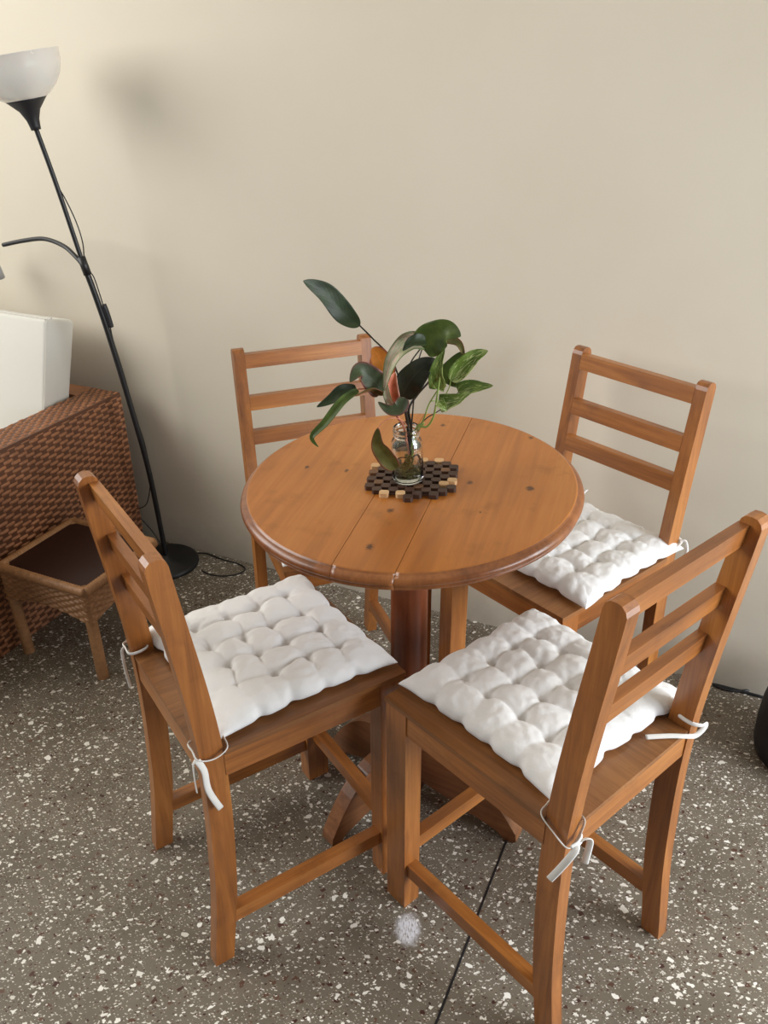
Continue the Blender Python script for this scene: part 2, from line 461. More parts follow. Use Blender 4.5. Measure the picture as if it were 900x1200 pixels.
def make_cushion(ch, label, cx, cy, rz, seed, skip=()):
    x, y, r, _ = CH[ch]
    c, s = math.cos(r), math.sin(r)
    root = empty('seat_cushion', label, 'cushion', (x + c * cx - s * cy, y + s * cx + c * cy, HS + .0004), r + rz, 'tufted white seat cushions')
    link('cushion_pad', cushion_mesh(seed, skip), M['cushion'], root, smooth=True)
    # ties are described in chair coordinates and carried over into the cushion's frame
    cz, sz = math.cos(-rz), math.sin(-rz)
    def T(p): 
        a, b = p[0] - cx, p[1] - cy
        return (a * cz - b * sz, a * sz + b * cz, p[2] - HS)
    return root, T
XO, XI = W_ / 2 + .003, W_ / 2 - TL - .003
cu = {}
# left chair
root, T = make_cushion('A', 'flat white tufted seat cushion on the left chair, evenly lit and greyish', -.018, .200, .01, 3, ((3, 0),))
ribbon(root, [T(p) for p in ((.125, .055, HS + .008), (.142, .046, HS + .012), (XO + .002, .043, HS + .004), (XO + .003, .02, HS - .006), (XO + .001, -.004, HS + .002), (.15, -.006, HS + .010), (XI, -.005, HS + .012), (XI - .001, .02, HS + .012), (XI - .002, .05, HS + .010))], w=.0028)
ribbon(root, [T(p) for p in ((XO + .001, -.005, HS + .002), (XO + .005, .002, HS - .02), (XO + .006, .004, HS - .06), (XO + .008, .018, HS - .105))], w=.0052, ref=(0, 1, 0))
ribbon(root, [T(p) for p in ((XO - .001, -.006, HS + .003), (XO - .006, -.010, HS - .01), (XO - .010, -.010, HS - .04), (XO - .009, -.010, HS - .068))], w=.0035, ref=(1, 0, 0))
ribbon(root, [T(p) for p in ((-.15, .04, HS + .01), (-XI + .002, .02, HS + .010), (-XI + .002, -.006, HS + .010), (-.15, -.008, HS + .012), (-XO - .001, -.006, HS + .012), (-XO - .002, .02, HS + .012), (-XO, .044, HS + .011), (-.15, .050, HS + .011))], w=.003)
ribbon(root, [T(p) for p in ((-XO + .010, -.008, HS + .012), (-XO + .010, -.014, HS + .002), (-XO + .012, -.014, HS - .04), (-XO + .013, -.012, HS - .075))], w=.0028)
# back-left chair (mostly under the table)
root, T = make_cushion('B', 'white tufted seat cushion on the chair behind the table, mostly hidden by the tabletop', 0, .2, 0, 11)
ribbon(root, [T(p) for p in ((.125, .055, HS + .008), (.145, .045, HS + .012), (XO + .002, .043, HS + .008), (XO + .003, .02, HS + .004), (XO + .001, -.004, HS + .006), (.15, -.006, HS + .010), (XI, -.005, HS + .012), (XI - .001, .02, HS + .012), (XI - .002, .05, HS + .010))], w=.003)
ribbon(root, [T(p) for p in ((XO + .003, .03, HS + .008), (XO + .009, .034, HS), (XO + .012, .036, HS - .03), (XO + .012, .036, HS - .055))], w=.003)
# back-right chair
root, T = make_cushion('C', 'plump white tufted seat cushion on the chair by the wall, partly under the tabletop', -.012, .165, .02, 21)
ribbon(root, [T(p) for p in ((-.125, .040, HS + .012), (-.135, .030, HS + .022), (-.150, .045, HS + .028), (-XO - .001, .043, HS + .022), (-XO - .003, .02, HS + .018), (-XO - .001, -.004, HS + .022), (-.150, -.007, HS + .026), (-XI, -.006, HS + .026), (-XI + .004, .015, HS + .020))], w=.004)
ribbon(root, [T(p) for p in ((-XO - .001, .0, HS + .024), (-XO - .010, -.006, HS + .026), (-XO - .016, -.008, HS + .006), (-XO - .013, -.006, HS - .016))], w=.003)
ribbon(root, [T(p) for p in ((.10, -.012, HS + .012), (.104, -.022, HS + .022), (.098, -.026, HS + .034))], name='care_tag', w=.008)
# front-right chair
root, T = make_cushion('D', 'bright white tufted seat cushion on the chair nearest the camera', .028, .203, -.02, 33)
dtie = ribbon(root, [T(p) for p in ((-.118, .052, HS + .008), (-.150, .047, HS + .008), (-XO - .002, .043, HS + .004), (-XO - .003, .02, HS - .010), (-XO - .001, -.003, HS - .022), (-.150, -.006, HS - .020), (-.140, -.006, HS - .006), (-XI, -.004, HS + .008), (-XI + .004, .01, HS + .006))], w=.0035)
ribbon(dtie, [T(p) for p in ((-.161, -.008, HS - .021), (-.153, -.011, HS - .018), (-.145, -.011, HS - .015), (-.139, -.008, HS - .018))], name='knot', w=.0065)
ribbon(root, [T(p) for p in ((-.153, -.008, HS - .019), (-.159, -.013, HS - .022), (-XO - .003, -.009, HS - .038), (-XO - .005, .002, HS - .068), (-XO - .006, .014, HS - .098))], w=.0052, ref=(0, 1, 0))
ribbon(root, [T(p) for p in ((-.148, -.009, HS - .019), (-.138, -.015, HS - .014), (-.129, -.015, HS - .026), (-.125, -.012, HS - .052), (-.127, -.011, HS - .076))], w=.005, ref=(1, 0, 0))
ribbon(root, [T(p) for p in ((.165, .055, HS + .012), (.140, .030, HS + .016), (.135, .004, HS + .016), (.146, -.010, HS + .012), (.158, -.012, HS + .010), (.150, -.013, HS + .004), (.136, -.010, HS - .002), (.12, -.004, HS + .002), (.10, .012, HS + .004), (.07, .035, HS + .004))], w=.004)

# ------------------------------------------------------------------ table
TX, TY, TZ = .05447, 1.31339, .7504
tbl = empty('round_table', 'round pedestal table with an orange-brown plank top and moulded rim', 'table', (TX, TY, 0))
TILT = Matrix.Rotation(-.0363, 4, 'Y') @ Matrix.Rotation(.0363, 4, 'X')     # z rises +x and +y
tilt = Vector((-.03726, -.03626, 1)).normalized()
TOPM = Vector((0, 0, 1)).rotation_difference(tilt).to_matrix().to_4x4()
TOPM.translation = (0, 0, TZ)
pd = Vector((.297, .955, 0)).normalized(); pn = Vector((pd.y, -pd.x, 0))
knots = []
prof = [(0, 0), (.2808, 0), (.2832, -.0010), (.2842, -.0034), (.2862, -.0042), (.2905, -.0062), (.2938, -.0100), (.2952, -.0140),
        (.2942, -.0168), (.2905, -.0182), (.2895, -.0198), (.2915, -.0220), (.2912, -.0252), (.2885, -.0275), (0, -.0275)]
o1 = (.133 - TX) * pn.x + (1.39 - TY) * pn.y; o2 = (-.01 - TX) * pn.x + (1.258 - TY) * pn.y
big = bmesh.new()
for lo, hi in ((-1, o2), (o2, o1), (o1, 1)):
    b = lathe(prof, 160, bmesh.new())
    bmesh.ops.remove_doubles(b, verts=b.verts, dist=1e-6)
    for off, sg in ((lo, 1), (hi, -1)):
        if abs(off) > .9: continue
        off2 = off + sg * .00045
        res = bmesh.ops.bisect_plane(b, geom=b.verts[:] + b.edges[:] + b.faces[:], dist=1e-6, plane_co=pn * off2, plane_no=pn * sg, clear_inner=True)
        ed = [e for e in res['geom_cut'] if isinstance(e, bmesh.types.BMEdge)]
        bmesh.ops.holes_fill(b, edges=[e for e in b.edges if e.is_boundary], sides=0)
    me = bpy.data.meshes.new('x'); b.to_mesh(me); b.free(); big.from_mesh(me)
me = fin(big, 'table_top')
def tloc(u, v):
    d = fw + ((u - PPX) / F_PX) * rt - ((v - PPY) / F_PX) * up
    tt = (TZ - CAM_H) / d.z; P = Vector((0, 0, CAM_H)) + d * tt - Vector((TX, TY, TZ))
    return P.dot(pn), P.dot(pd)
for u, v, r_ in ((360, 545, .0055), (406.5, 550, .005), (519, 504, .006), (551, 567.5, .006), (621, 576, .0085), (457.5, 595, .007), (432.5, 634, .008), (622, 521, .006), (563, 600, .003)):
    a, b_ = tloc(u, v); knots.append((a, b_, r_))
M['top'] = wood('table_top_wood', lin(146, 84, 32), lin(178, 110, 46), lin(194, 128, 60), rough=.34, sc=.55, knots=knots, coat=.2)
at_ = me.attributes.new('gr', 'FLOAT_VECTOR', 'POINT')
for i, v in enumerate(me.vertices): at_.data[i].vector = (v.co.dot(pn), v.co.dot(pd), v.co.z)
# grain runs along the planks: swap so that the long axis is the third component, knots keep x,y
M['top'].node_tree.nodes
for nd in M['top'].node_tree.nodes:
    if nd.type == 'MAPPING':
        s_ = nd.inputs['Scale'].default_value
        if s_[2] != 0 and abs(s_[0] - s_[1]) < 1e-6: nd.inputs['Scale'].default_value = (s_[0], s_[2], s_[0])
M['rim'] = wood('table_rim_shaded_wood', lin(96, 52, 24), lin(140, 82, 40), lin(164, 102, 52), rough=.3, sc=.8, coat=.35)  # redder moulding wood, with the shade of its sideways faces darkened into the colour
o = link('table_top', me, M['top'], tbl)
me.materials.append(M['rim'])
for p in me.polygons:
    if math.hypot(p.center.x, p.center.y) > .2825: p.material_index = 1
o.matrix_local = TOPM
for p in me.polygons:
    p.use_smooth = abs(p.normal.z) < .98 and p.area < .001
def table_part(name, me, mat, grain): return link(name, me, mat, tbl, grain)
# sub-frame block
table_part('top_batten', box(-.19, .19, -.03, .03, TZ - .060, TZ - .038, .003), M['column'], 0)
table_part('top_batten', box(-.03, .03, -.19, .19, TZ - .0595, TZ - .0375, .003), M['column'], 1)
cp_ = [(0, .03), (.037, .03), (.0385, .05), (.0385, .16), (.0360, .30), (.0345, .55), (.0345, TZ - .07), (.05, TZ - .062), (.05, TZ - .059), (0, TZ - .059)]
o = table_part('pedestal_column', lathe(cp_, 40), M['column'], 2)
for p in o.data.polygons: p.use_smooth = abs(p.normal.z) < .5
def foot(ang, L):
    up_ = []; dn = []
    n = 12
    for k in range(n + 1):
        s = k / n
        x = .030 + (L - .030) * s
        zt = .150 * (1 - s**2.6) + .030 * s**2.6 + .012 * math.sin(s * math.pi)
        zb = .070 * (1 - s) ** .8 * (1 - s * .1)
        if s > .82: zb = max(0, .018 * (1 - (s - .82) / .09)) if s < .91 else 0
        up_.append((x, zt)); dn.append((x, min(zb, zt - .02)))
    poly = dn + [(L + .006, .006), (L + .004, .024)] + up_[::-1]
    me = prism_x([(a, b) for a, b in poly], -.017, .017, .003)
    o = table_part('foot', me, M['foot'], 1)
    o.rotation_euler = (0, 0, ang - math.pi / 2)
    return o
for a, L in ((R(-30), .250), (R(219), .208), (R(139), .21), (R(48), .20)): foot(a, L)

# ------------------------------------------------------------------ things on the table
def on_top(x, y, lift=0):       # point on the (slightly leaning) top
    return Vector((x, y, TZ + .03726 * (x - TX) + .03626 * (y - TY) + lift))
TM = Vector((0, 0, 1)).rotation_difference(tilt).to_quaternion() if False else Vector((0, 0, 1)).rotation_difference(tilt)
mc = on_top(.058, 1.314, .0003)
mat_root = empty('bead_trivet', 'trivet of linked brown and cream wooden beads under the jar', 'trivet', mc)
mat_root.rotation_mode = 'QUATERNION'; mat_root.rotation_quaternion = TM
def tile_mesh():
    w, d, c = .0080, .0072, .0030
    poly = [(-w + c, -d), (w - c, -d), (w, -d + c), (w, d - c), (w - c, d), (-w + c, d), (-w, d - c), (-w, -d + c)]
    return prism_z(poly, 0, .0078, .0012)
M['bead_d'] = wood('dark_bead_wood', lin(48, 30, 22), lin(72, 48, 36), lin(92, 64, 48), rough=.5, coat=0)
M['bead_l'] = wood('cream_bead_wood', lin(176, 132, 88), lin(206, 166, 120), lin(222, 188, 146), rough=.5, coat=0)
M['bead_m'] = wood('mid_bead_wood', lin(84, 56, 36), lin(112, 78, 52), lin(130, 94, 64), rough=.5, coat=0)
tmesh = {}
for k in ('bead_d', 'bead_l', 'bead_m'):
    me = tile_mesh(); a = me.attributes.new('gr', 'FLOAT_VECTOR', 'POINT')
    for i, v in enumerate(me.vertices): a.data[i].vector = (v.co.y, v.co.z, v.co.x)
    me.materials.append(M[k]); tmesh[k] = me
CREAM = ((.092, 1.384), (.108, 1.374), (-.001, 1.356), (.011, 1.371), (.010, 1.262), (.025, 1.250), (.120, 1.288), (.108, 1.272))
ct, st_ = math.cos(R(-8)), math.sin(R(-8))
grid_ = [(i, j) for i in range(-6, 7) for j in range(-6, 7) if (i + j) % 2 == 0 and max(abs(i * .0139), abs(i * .0139) * .5 + abs(j * .0122) * .90) <= .078]
cream_ = set()
for a, b in CREAM:
    cream_.add(min((g for g in grid_ if g not in cream_), key=lambda g: (mc.x + g[0] * .0139 * ct - g[1] * .0122 * st_ - a)**2 + (mc.y + g[0] * .0139 * st_ + g[1] * .0122 * ct - b)**2))
for i in range(-6, 7):
    for j in range(-6, 7):
        if (i + j) % 2: continue
        X, Y = i * .0139, j * .0122
        q = max(abs(X), abs(X) * .5 + abs(Y) * .90)
        if q > .078: continue
        key = 'bead_d'
        wx_, wy_ = mc.x + X * ct - Y * st_, mc.y + X * st_ + Y * ct
        if (i, j) in cream_: key = 'bead_l'
        elif (i * 5 + j * 11) % 7 == 0: key = 'bead_m'
        o = bpy.data.objects.new('wooden_bead', tmesh[key]); C.objects.link(o); o.parent = mat_root
        o.location = (X * ct - Y * st_, X * st_ + Y * ct, 0); o.rotation_euler = (0, 0, R(-8) + random.uniform(-.06, .06))
        if key == 'bead_l': o['label'] = 'cream wooden bead'
# cord threading the beads together, just below their tops
bm = bmesh.new()
for j in range(-5, 6):
    Y = j * .0122; xs = [i for i in range(-6, 7) if (i + j) % 2 == 0 and max(abs(i * .0139), abs(i * .0139) * .5 + abs(Y) * .9) <= .078]
    if len(xs) > 1:
        tube([((xs[0] * .0139) * ct - Y * st_, (xs[0] * .0139) * st_ + Y * ct, .004), ((xs[-1] * .0139) * ct - Y * st_, (xs[-1] * .0139) * st_ + Y * ct, .004)], .0012, 6, 1, bm=bm)
link('cord', fin(bm, 'cord'), M['bead_d'], mat_root, 0)

# glass jar
JX, JY = .0495, 1.300
jp = on_top(JX, JY, .0083)
M['glass'] = NT('clear_glass').set(Base_Color=(.93, .96, .96, 1), Roughness=.02, Transmission_Weight=1, IOR=1.45)
M['water'] = NT('cloudy_water').set(Base_Color=(.90, .90, .84, 1), Roughness=.03, Transmission_Weight=1, IOR=1.33)
jar = empty('glass_jar', 'small clear glass jar of water with plant cuttings, on the trivet', 'jar', jp)
jar.rotation_mode = 'QUATERNION'; jar.rotation_quaternion = TM
outer = [(0, 0), (.020, 0), (.0255, .0015), (.0270, .006), (.0272, .058), (.0268, .068), (.0245, .076), (.0215, .081), (.0212, .084), (.0225, .0850), (.0225, .0868), (.0212, .088), (.0212, .0905), (.0225, .0918), (.0225, .0935), (.0212, .095), (.0218, .098), (.0205, .099)]
inner = [(.0193, .0975), (.0193, .082), (.0220, .0755), (.0245, .067), (.0250, .058), (.0250, .007), (.0235, .0045), (0, .004)]
link('glass_body', lathe(outer + inner, 48), M['glass'], jar, smooth=True)
link('water', lathe([(0, .0046), (.0232, .0050), (.0246, .0075), (.0246, .058), (.0243, .0655), (.0236, .0665), (0, .0665)], 40), M['water'], jar, smooth=True)

# plants
def leaf_mat(name, ca, cb, cc=None, edge=None, rough=.5):
    t = NT(name)
    uv = t.n('ShaderNodeUVMap').outputs[0]
    sp = t.n('ShaderNodeSeparateXYZ'); t.l(uv, sp.inputs[0])
    tc = t.n('ShaderNodeTexCoord').outputs['Object']
    n1 = t.noise(tc, 45, 4, .6)
    c = t.ramp(n1, [(.35, ca), (.65, cb)])
    side = t.math('ABSOLUTE', t.math('SUBTRACT', sp.outputs[0], .5))     # 0 at midrib, .5 at margin
    if cc:
        st = t.noise(scaled(t, uv, (6, 2.5, 1)), 1, 4, .7, 1.2)
        c = t.mix(t.ramp(st, [(.5, (0, 0, 0, 1)), (.58, (1, 1, 1, 1))]), c, cc)
    if edge:
        c = t.mix(t.ramp(side, [(.36, (0, 0, 0, 1)), (.49, (1, 1, 1, 1))]), c, edge)
    rib = t.ramp(side, [(.0, (1, 1, 1, 1)), (.035, (0, 0, 0, 1))])
    c = t.mix(t.math('MULTIPLY', rib, .45), c, tuple(min(1, x * 1.8 + .02) for x in ca[:3]) + (1,))
    t.col(c)
    vein = t.math('SINE', t.math('MULTIPLY', t.math('ADD', sp.outputs[1], t.math('MULTIPLY', side, -.5)), 75))
    t.bump(t.math('ADD', t.math('MULTIPLY', vein, .12), n1), .2, .001)
    return t.set(Roughness=rough, Specular_IOR_Level=.35)
LM = {'dark': leaf_mat('leaf_dark_green', lin(30, 42, 22), lin(48, 62, 34)),
      'black': leaf_mat('leaf_blackish_green', lin(26, 30, 20), lin(40, 44, 28)),
      'mid': leaf_mat('leaf_mid_green', lin(52, 70, 24), lin(80, 98, 38)),
      'bright': leaf_mat('leaf_variegated', lin(70, 94, 30), lin(98, 122, 44), lin(176, 184, 122)),
      'pothos': leaf_mat('leaf_pothos_green', lin(62, 86, 32), lin(88, 110, 44), lin(150, 162, 92)),
      'white': leaf_mat('leaf_white_pink', lin(140, 150, 108), lin(196, 192, 168), lin(226, 190, 176), lin(92, 104, 60)),
      'orange': leaf_mat('leaf_orange_underside', lin(190, 112, 38), lin(212, 136, 54), None, lin(130, 60, 52)),
      'pink': leaf_mat('leaf_red_pink', lin(150, 66, 44), lin(176, 96, 62), None, lin(206, 150, 130)),
      'purple': leaf_mat('leaf_green_purple_edge', lin(52, 62, 40), lin(72, 82, 52), None, lin(112, 66, 62)),
      'olive': leaf_mat('leaf_olive', lin(66, 68, 30), lin(92, 88, 42), None, lin(110, 60, 40))}
M['stem_d'] = plain('dark_petiole', lin(38, 34, 26), .4)
M['stem_g'] = plain('green_petiole', lin(128, 150, 74), .4)
M['stem_p'] = plain('pink_stem', lin(190, 120, 96), .4)
M['root'] = plain('olive_root', lin(112, 108, 58), .6)
M['rootd'] = plain('brown_root', lin(66, 48, 30), .6)
def leaf(root, base, mids, tip, width, mat, cup=.25, face=None, curl=0, shape=.42, heart=False):
    """blade along base-mids-tip; face = direction the upper side looks"""
    P = smooth_path([base] + list(mids) + [tip], 10 if mids else 20)
    if len(P) < 4: P = [Vector(base).lerp(Vector(tip), k / 20) for k in range(21)]
    n = len(P) - 1
    face = Vector(face if face else (0, -1, .5)).normalized()
    bm = bmesh.new(); uvl = bm.loops.layers.uv.new('UVMap')
    K = 8; rows = []
    for i, p in enumerate(P):
        s = i / n
        d = (P[min(i + 1, n)] - P[max(i - 1, 0)]).normalized()
        side = d.cross(face).normalized(); nrm = side.cross(d).normalized()
        sh = (s ** shape) * (1 - s) ** .9 * 1.0 / ((shape / (shape + .9)) ** shape * (.9 / (shape + .9)) ** .9) if not heart else (min(1, (s / .10)) ** .6) * (1 - s) ** .85 * (1 + .4 * s) * 1.0
        w = width / 2 * min(1.08, sh)
        row = []
        for k in range(-K, K + 1):
            q = k / K
            h = cup * abs(q) ** 1.6 * w + .06 * w * math.sin(s * 17 + q * 2) * abs(q)
            c_ = curl * q * abs(q) * w
            row.append((bm.verts.new(p + side * (w * q) + nrm * (h + c_)), (q * .5 + .5, s)))
        rows.append(row)
    for A, B in zip(rows, rows[1:]):
        for k in range(2 * K):
            quad = [A[k], A[k + 1], B[k + 1], B[k]]
            f = bm.faces.new([x[0] for x in quad])
            for lp, x in zip(f.loops, quad): lp[uvl].uv = x[1]
    # give the blade its thickness
    bmesh.ops.recalc_face_normals(bm, faces=bm.faces)
    me = bpy.data.meshes.new('leaf'); bm.to_mesh(me); bm.free()
    o = link('leaf', me, LM[mat], root, smooth=True)
    so = o.modifiers.new('thickness', 'SOLIDIFY'); so.thickness = .0006
    return o
def stem(root, pts, r, mat, name='stem', taper=.7): return link(name, tube(pts, r, 8, 8, taper=taper), M[mat], root, smooth=True)
# the cuttings stand in world coordinates; roots at the jar
Y0 = JY
pl = empty('philodendron_cutting', 'dark green and pinkish leafy cuttings with long stems standing in the jar', 'plant', jp)
po = empty('pothos_cutting', 'light green variegated heart-leaved vine cutting on the right side of the jar', 'plant', jp)
L_ = lambda root: (lambda u, v, dy=0: at(u, v, Y0 + dy) - jp)
A_ = L_(pl)
neck = A_(478, 500, 0); nk2 = A_(482, 503, .002); nk3 = A_(473, 500, -.003)
lw = A_(480, 535, 0)
def px(n): return n / 690.0
stem(pl, [lw, neck, A_(472, 458, .01), A_(458, 420, .03), A_(437, 397, .04), A_(421, 381, .05)], .0018, 'stem_d')
leaf(pl, A_(422, 382, .05), [A_(404, 369, .055), A_(381, 343, .05)], A_(355, 329, .035), px(25), 'dark', .2, (.35, -1, .35), shape=.75)
stem(pl, [lw, nk2, A_(476, 462, -.01), A_(479, 430, -.02), A_(494, 407, -.02)], .0016, 'stem_d')
leaf(pl, A_(494, 407, -.02), [A_(508, 396, -.025), A_(524, 388, -.035)], A_(540, 394, -.05), px(36), 'mid', .12, (.1, -1, .45), shape=.3)
stem(pl, [lw, nk2, A_(486, 455, .0), A_(489, 428, .005), A_(496, 405, .01)], .0015, 'stem_d')
leaf(pl, A_(500, 402, .01), [A_(522, 400, .0), A_(537, 404, -.01)], A_(544, 418, -.02), px(13), 'olive', .5, (.2, -.6, .9))
leaf(pl, A_(497, 401, -.01), [A_(478, 404, -.025), A_(460, 424, -.04)], A_(450, 458, -.045), px(22), 'white', .55, (-.5, -.8, .4), shape=.35)
leaf(pl, A_(499, 399, -.030), [A_(490, 399, -.036), A_(481, 402, -.040)], A_(472, 411, -.044), px(14), 'dark', .4, (-.3, -.8, .6))
leaf(pl, A_(456, 444, .01), [A_(449, 430, .015), A_(442, 415, .02)], A_(435, 409, .025), px(26), 'orange', .15, (.2, -1, -.1), shape=.5)
stem(pl, [lw, nk3, A_(465, 488, -.01), A_(462, 470, -.012), A_(456, 446, .005)], .0022, 'stem_p')
leaf(pl, A_(462, 480, -.03), [A_(459, 465, -.035), A_(459, 450, -.035)], A_(463, 436, -.03), px(17), 'pink', .5, (.1, -1, .1), shape=.5)
leaf(pl, A_(461, 478, -.04), [A_(454, 464, -.045)], A_(453, 448, -.045), px(9), 'white', .4, (-.4, -1, .1), shape=.5)
leaf(pl, A_(449, 459, -.02), [A_(438, 446, -.03), A_(422, 434, -.04)], A_(410, 448, -.05), px(27), 'purple', .2, (-.1, -1, .6), shape=.3)
leaf(pl, A_(452, 462, -.025), [A_(436, 454, -.045)], A_(415, 464, -.06), px(13), 'olive', .5, (-.1, -.6, -.8))
leaf(pl, A_(418, 456, -.03), [A_(401, 459, -.04), A_(388, 468, -.045)], A_(371, 477, -.05), px(15), 'dark', .2, (-.2, -1, .6))
leaf(pl, A_(420, 457, -.045), [A_(402, 470, -.06), A_(381, 496, -.075), A_(366, 512, -.08)], A_(373, 524, -.085), px(10), 'mid', .4, (-.5, -1, .5), shape=.4)
stem(pl, [nk3, A_(462, 480, -.02), A_(450, 461, -.022), A_(435, 456, -.03), A_(419, 456, -.035)], .0015, 'stem_p')
leaf(pl, A_(471, 466, -.012), [A_(480, 447, -.02), A_(496, 430, -.025)], A_(513, 422, -.02), px(31), 'black', .18, (.1, -1, .35), shape=.4)
stem(pl, [lw, neck, A_(475, 482, -.008), A_(471, 465, -.012)], .0030, 'stem_d')
stem(pl, [lw, nk2, A_(479, 480, .005), A_(488, 464, .01), A_(503, 447, .01), A_(510, 440, .01)], .0024, 'stem_d')
leaf(pl, A_(474, 466, -.05), [A_(468, 478, -.055), A_(456, 480, -.055)], A_(443, 471, -.05), px(16), 'purple', .35, (-.1, -1, .5), shape=.35)
# lone leaf hanging beside the jar
stem(pl, [neck, A_(470, 492, -.022), A_(458, 490, -.036), A_(447, 496, -.040), A_(443, 503, -.040)], .0008, 'stem_p')
leaf(pl, A_(464, 550, -.031), [A_(452, 535, -.033), A_(443, 520, -.037)], A_(443, 501, -.040), px(21), 'olive', .25, (-.3, -1, .3), shape=.45)
# pothos
nkp = A_(488, 502, -.004)
stem(po, [lw, nkp, A_(494, 496, -.006), A_(498, 487, -.01), A_(503, 473, -.012), A_(513, 457, -.02)], .0016, 'stem_g')
leaf(po, A_(514, 456, -.02), [A_(511, 440, -.03), A_(514, 424, -.03)], A_(521, 408, -.025), px(20), 'pothos', .25, (-.2, -1, .2), heart=True)
stem(po, [lw, nkp, A_(500, 500, -.01), A_(508, 488, -.02), A_(512, 466, -.03), A_(517, 430, -.03)], .0020, 'stem_g')
leaf(po, A_(519, 448, -.005), [A_(526, 436, -.008)], A_(541, 412, -.005), px(34), 'mid', .1, (.1, -1, .4), heart=True)
leaf(po, A_(528, 446, -.02), [A_(540, 432, -.02), A_(555, 418, -.02)], A_(572, 411, -.02), px(20), 'bright', .3, (.2, -1, .5), shape=.5)
stem(po, [A_(505, 470, -.02), A_(518, 468, -.012), A_(526, 455, -.015), A_(528, 446, -.02)], .0011, 'stem_g')
leaf(po, A_(513, 456, .01), [A_(517, 450, .01)], A_(520, 440, .01), px(15), 'pothos', .2, (.2, -1, .2), heart=True)
stem(po, [nkp, A_(500, 490, .0), A_(510, 484, .0), A_(520, 477, -.005), A_(538, 459, -.02)], .0011, 'stem_d')
leaf(po, A_(537, 460, -.02), [A_(550, 454, -.025), A_(564, 453, -.03)], A_(578, 452, -.035), px(21), 'pothos', .25, (.1, -1, .7), heart=True)
leaf(po, A_(515, 474, -.03), [A_(526, 471, -.035), A_(538, 467, -.04)], A_(549, 459, -.04), px(22), 'bright', .3, (.0, -1, .8), heart=True)
leaf(po, A_(514, 470, -.04), [A_(519, 476, -.045)], A_(524, 482, -.045), px(12), 'bright', .2, (.0, -1, .4), heart=True)
stem(po, [nkp, A_(492, 499, -.02), A_(497, 496, -.022), A_(489, 505, -.012), nkp], .0012, 'stem_g')
# roots in the water
rb = bmesh.new(); rnd = random.Random(5)
for k in range(26):
    a = rnd.uniform(0, 6.28); pts = []
    for q in range(7):
        rr = .006 + .014 * min(1, q / 2.5) * rnd.uniform(.5, 1); a += rnd.uniform(.4, 1.3)
        pts.append((rr * math.cos(a), rr * math.sin(a), .030 - .0035 * q + rnd.uniform(-.005, .005)))
    tube([(rnd.uniform(-.004, .004), rnd.uniform(-.004, .004), .05)] + [(x, y, max(.009, z)) for x, y, z in pts], .00065, 5, 4, bm=rb)
o = link('roots', fin(rb, 'roots'), M['root'], pl, smooth=True); o['kind'] = 'stuff'
stem(pl, [lw, (-.008, 0, .045), (-.018, -.006, .038), (-.020, -.008, .022), (-.008, -.012, .018), (.006, -.010, .03)], .0010, 'rootd', 'root')
stem(pl, [lw, (.006, -.004, .045), (.004, -.008, .035), (-.006, -.010, .026), (-.014, -.008, .020)], .0012, 'root', 'root')
stem(po, [lw, (.010, .002, .048), (.014, .004, .034), (.016, .0, .02)], .0016, 'rootd', 'root')

# ------------------------------------------------------------------ rattan weave
def weave(origin, U, V, nrm, lu, lv, row=.0105, warp=.027, amp=.0032, du=.0042, dv=.0021, phase=0):
    """woven sheet as real relief: strands along U passing over and under stakes along V"""
    bm = bmesh.new()
    nu = max(2, int(lu / du)); nv = max(2, int(lv / dv))
    o = Vector(origin); U = Vector(U).normalized(); V = Vector(V).normalized(); nrm = Vector(nrm).normalized()
    g = []
    for j in range(nv + 1):
        v = lv * j / nv; rj = v / row; par = int(rj) % 2
        prof = max(0, math.sin(math.pi * (rj % 1))) ** .7
        line = []
        for i in range(nu + 1):
            u = lu * i / nu
            uu = u + .006 * math.sin(v * 23 + phase) + .002 * math.sin(int(rj) * 5.3)
            ov = math.cos(math.pi * uu / warp + par * math.pi)
            h = amp * prof * max(0, min(1, .55 + ov)) ** .6 * (.8 + .35 * mn.noise(Vector((uu * 40, int(rj) * 3.7, phase))))
            if j in (0, nv) or i in (0, nu): h = 0
            line.append(bm.verts.new(o + U * u + V * v + nrm * h))
        g.append(line)
    for A, B in zip(g, g[1:]):
        for k in range(nu): bm.faces.new((A[k], A[k + 1], B[k + 1], B[k]))
    return bm
S0, SH = -1.686, .54        # outer face of the sofa's arm and its height
sofa = empty('rattan_sofa', 'brown woven rattan sofa seen from its side, standing against the wall', 'sofa', wp(-2.2, .5, 0), WA)
def wloc(s, t, z, root_s, root_t): return Vector((s - root_s, -(t - root_t), z))
sl = lambda s, t, z: wloc(s, t, z, -2.2, .5)
AT = .95
def wrap_tube(root, p, q, r, mat, pitch=.0075, name='wrapped_rail'):
    p = Vector(p); q = Vector(q); L = (q - p).length; n = int(L / (pitch / 4)); d = (q - p).normalized()
    a = d.orthogonal().normalized(); b = d.cross(a); bm = bmesh.new(); rings = []
    for i in range(n + 1):
        s = i / n; rr = r * (1 + .09 * abs(math.sin(math.pi * s * L / pitch)) - .05)
        rings.append([bm.verts.new(p + (q - p) * s + a * rr * math.cos(k * math.pi / 6) + b * rr * math.sin(k * math.pi / 6)) for k in range(12)])
    for A, B in zip(rings, rings[1:]):
        for k in range(12): bm.faces.new((A[k], A[(k + 1) % 12], B[(k + 1) % 12], B[k]))
    bm.faces.new(rings[0][::-1]); bm.faces.new(rings[-1])
    return link(name, fin(bm, 'wrap'), mat, root, smooth=True)
bm = weave(sl(S0 - .001, AT, .0), (0, 1, 0), (0, 0, 1), (1, 0, 0), AT - .078, SH - .006, row=.0108, warp=.024, amp=.0068, du=.0036, dv=.0020)
